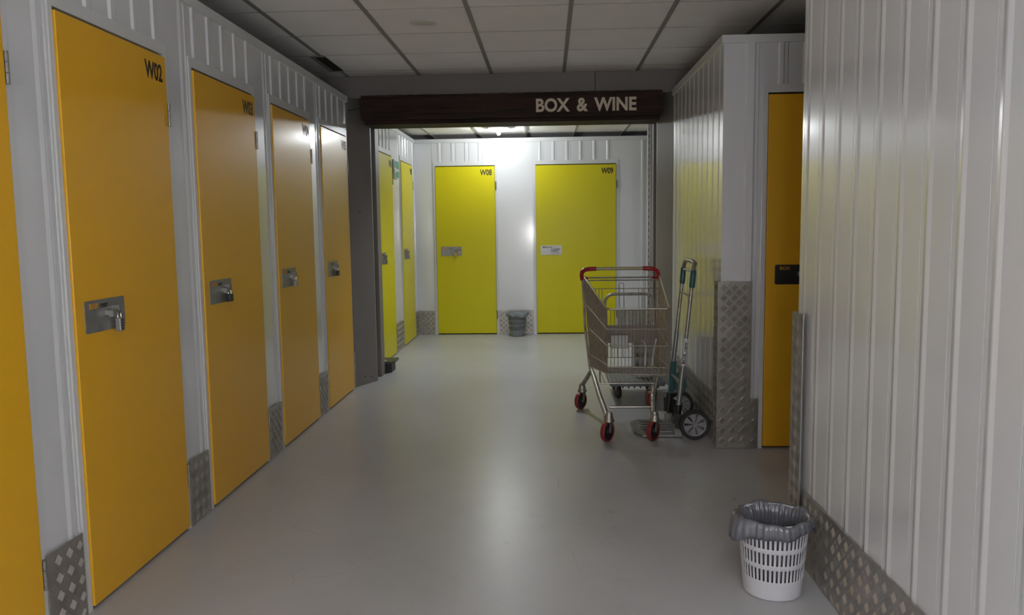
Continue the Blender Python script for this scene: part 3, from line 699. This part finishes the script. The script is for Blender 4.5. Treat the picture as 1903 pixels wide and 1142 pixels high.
# ================================================================ platform truck behind the trolley
PT = root('platform_truck', 'grey platform truck with a tubular hoop handle parked behind the shopping trolley', 'platform truck', (.68, 6.55, 0))
MB().bbox(.465, .905, 6.12, 6.50, .128, .168, .008).build('deck', M['deck'], PT) if False else MB().bbox(.465, .885, 6.02, 6.60, .130, .168, .008).build('deck', M['deck'], PT, 'grey deck')
m_ = MB()
hx0, hx1, hy = .47, .875, 6.62
m_.tube([(hx0, hy, .15), (hx0, hy + .02, .70)] + [Vector((hx0 + .075 - .075 * math.cos(math.radians(t)), hy + .02, .71 + .075 * math.sin(math.radians(t)))) for t in (15, 35, 55, 75, 90)]
        + [Vector((hx1 - .075 + .075 * math.sin(math.radians(t)), hy + .02, .71 + .075 * math.cos(math.radians(t)))) for t in (0, 15, 35, 55, 75)] + [(hx1, hy + .02, .70), (hx1, hy, .15)], .0125, 12)
m_.build('hoop_handle', M['dullwire'], PT, 'grey tubular hoop handle')
m_ = MB()
for k in range(8): m_.box(.52 + k * .045, .528 + k * .045, 6.06, 6.5, .108, .130)
m_.build('underside_rib', M['black'], PT)
for x in (.545, .82):
    for y in (6.22, 6.50):
        m_ = MB(); m_.lathe([(0, -.014), (.034, -.014), (.048, -.014), (.05, -.009), (.05, .009), (.048, .014), (.034, .014), (0, .014)], (x, y, .05), 28, axis=(1, .25, 0)); m_.build('wheel', M['rubber'], PT)
        m_ = MB(); m_.slab([(x - .02, y - .02, .06), (x - .02, y + .02, .06), (x - .02, y + .026, .129), (x - .02, y - .026, .129)], (.003, 0, 0)); m_.slab([(x + .02, y - .02, .06), (x + .02, y + .02, .06), (x + .02, y + .026, .129), (x + .02, y - .026, .129)], (.003, 0, 0))
        m_.cyl((x - .021, y, .066), (x + .023, y, .066), .004, 8); m_.build('castor_fork', M['dullwire'], PT)
# perforated crate standing on the deck
CR = root('crate', 'grey perforated plastic crate standing on the platform truck deck', 'crate', (.78, 6.33, .168))
m_ = MB(); x0, x1, y0, y1, z0, z1 = .675, .872, 6.20, 6.48, .169, .45
m_.box(x0, x1, y0, y1, z0, z0 + .006); m_.box(x0, x0 + .005, y0, y1, z0, z1); m_.box(x1 - .005, x1, y0, y1, z0, z1); m_.box(x0, x1, y1 - .005, y1, z0, z1)
for i in range(6):
    u = x0 + (x1 - x0) * i / 5; m_.box(u - .008, u + .008, y0, y0 + .005, z0, z1)
for i in range(5):
    z = z0 + (z1 - z0) * i / 4; m_.box(x0, x1, y0 - .0005, y0 + .0055, max(z0, z - .016), min(z1, z + .016))
m_.build('crate_body', mat('grey_crate', (.42, .42, .41), .5), CR)
MB().box(x0 - .006, x1 + .006, y0 - .006, y0 + .0, z1 - .02, z1 + .002).box(x0 - .006, x0, y0, y1 + .006, z1 - .02, z1 + .002).box(x1, x1 + .006, y0, y1 + .006, z1 - .02, z1 + .002).box(x0 - .006, x1 + .006, y1, y1 + .006, z1 - .02, z1 + .002).build('crate_rim', mat('grey_crate_rim', (.3, .3, .29), .5), CR)

# ================================================================ folded hand truck leaning by the right partition
HT = root('hand_truck', 'folding hand truck with teal grips and grey spoked wheels leaning beside the trolley', 'hand truck', (.85, 5.25, 0))
def up(y, z): # upright centre line
    return (.826 + (z - .10) * .102, y, z)
for y, nm in ((5.10, 'near'), (5.47, 'far')):
    m_ = MB(); m_.tube([up(y, .10), up(y, .62)], .0155, 14); m_.build('lower_tube', M['greytube'], HT)
    m_ = MB(); m_.tube([up(y, .62), up(y + .01, 1.0)], .012, 14); m_.build('upper_tube', M['dullwire'], HT, 'slimmer upper tube')
    m_ = MB(); m_.tube([up(y, .955), up(y, .965), up(y + .01, 1.055), up(y + .01, 1.065)], [.0155, .0185, .0185, .0155], 16); m_.build('grip_collar', M['teal'], HT, 'teal collar below the handle')
    m_ = MB(); m_.tube([up(y, .075), up(y, .20)], .023, 14); m_.build('foot_bracket', M['black'], HT)
m_ = MB(); hh = [up(5.11, 1.06), up(5.12, 1.085)] + [(.928 + .012, 5.14, 1.108), (.932, 5.18, 1.118), (.932, 5.42, 1.118), (.93, 5.455, 1.105)] + [up(5.475, 1.085), up(5.48, 1.06)]
m_.tube(hh, .0135, 12); m_.build('handle_loop', M['dullwire'], HT)
m_ = MB(); m_.tube([up(5.10, 1.055), up(5.47, 1.055)], .007, 10); m_.build('handle_link', M['white'], HT, 'pale link bar')
# sticker on near tube
m_ = MB(); p0 = Vector(up(5.10, .455)); p1 = Vector(up(5.10, .63)); m_.tube([p0, p1], .0168, 20); so_ = m_.build('sticker', M['white'], HT, 'white sleeve sticker reading BOX rent')
ax = (p1 - p0).normalized(); nrm = Vector((-.165, -.985, 0)).normalized(); vd = (-(Vector((1, 0, 0)))).normalized()
vd = ax.cross(nrm).normalized() * -1
if vd.x > 0: vd = -vd
m_ = MB(); org = p0 + ax * .012 + nrm * .0172 - vd * .0115
text(m_, 'BOX', org, ax, vd, .070, .021, depth=.0006, bold=.03); text(m_, 'rent', org + ax * .078, ax, vd, .066, .018, depth=.0006, shear=.35, bold=.015)
m_.build('lettering', M['ink'], so_, 'black lettering BOX rent')
# cross plates between the uprights
for z_, r_q in ((.33, .011), (.90, .008)): MB().tube([up(5.11, z_), up(5.46, z_)], r_q, 10).build('cross_tube', M['greytube'], HT)
m_ = MB(); q = up(5.46, .40); m_.slab([(q[0] - .035, 5.44, .20), (q[0] + .005, 5.44, .20), (q[0] + .02, 5.44, .42), (q[0] - .015, 5.44, .42)], (0, .035, 0)); m_.slab([(q[0] + .0, 5.16, .24), (q[0] + .04, 5.16, .30), (q[0] + .035, 5.16, .36), (q[0] + .0, 5.16, .33)], (0, .25, 0))
m_.build('teal_bracket', M['teal'], HT)
# wheels
for y, wx in ((4.985, .918), (5.545, .918)):
    m_ = MB(); m_.lathe([(.072, -.016), (.090, -.018), (.0955, -.011), (.0955, .011), (.090, .018), (.072, .016)], (wx, y, .0965), 48, axis=(0, 1, 0), close=True); wo = m_.build('wheel', M['rubber'], HT, 'black tyre')
    m_ = MB(); m_.lathe([(.066, -.010), (.0745, -.013), (.0745, .013), (.066, .010)], (wx, y, .098), 40, axis=(0, 1, 0), close=True); m_.lathe([(0, -.016), (.015, -.016), (.018, 0), (.015, .016), (0, .016)], (wx, y, .098), 20, axis=(0, 1, 0))
    for k in range(7):
        t0 = 2 * PI * k / 7; dw = .30
        pts = [(wx + r0 * math.cos(t0 + s), y - .009, .098 + r0 * math.sin(t0 + s)) for r0, s in ((.014, -dw), (.068, -dw), (.069, 0), (.068, dw), (.014, dw))]
        m_.slab(pts, (0, .018, 0))
    m_.build('hub', M['hub'], wo, 'grey spoked hub')
m_ = MB(); m_.tube([(.918, 4.98, .098), (.918, 5.56, .098)], .006, 10); m_.build('axle', M['steel'], HT)
for y in (5.012, 5.505):
    m_ = MB(); m_.slab([(.80, y, .065), (.87, y, .050), (.93, y, .080), (.93, y, .115), (.86, y, .150), (.80, y, .160)], (0, .012, 0)); m_.build('wheel_arm', M['black'], HT)
# toe plate
m_ = MB(); m_.slab([(.60, 5.03, .006), (.845, 5.03, .006), (.845, 5.44, .006), (.60, 5.44, .006), (.555, 5.38, .006), (.555, 5.12, .006)], (0, 0, .012))
for k in range(5):
    yy = 5.10 + k * .068; m_.slab([(.60, yy, .0185), (.80, yy, .0185), (.80, yy + .028, .0185), (.60, yy + .028, .0185)], (0, 0, .006))
m_.bbox(.80, .855, 5.035, 5.08, .004, .062, .008); m_.bbox(.80, .855, 5.44, 5.485, .004, .062, .008)
tp_ = m_.build('toe_plate', M['steel'], HT)
m_ = MB()
for k in range(4):
    yy = 5.134 + k * .068; m_.slab([(.62, yy, .0185), (.77, yy, .0185), (.77, yy + .026, .0185), (.62, yy + .026, .0185)], (0, 0, .0006))
m_.build('slot', M['dark'], tp_, 'dark cut-outs')

print('built', len(bpy.data.objects))
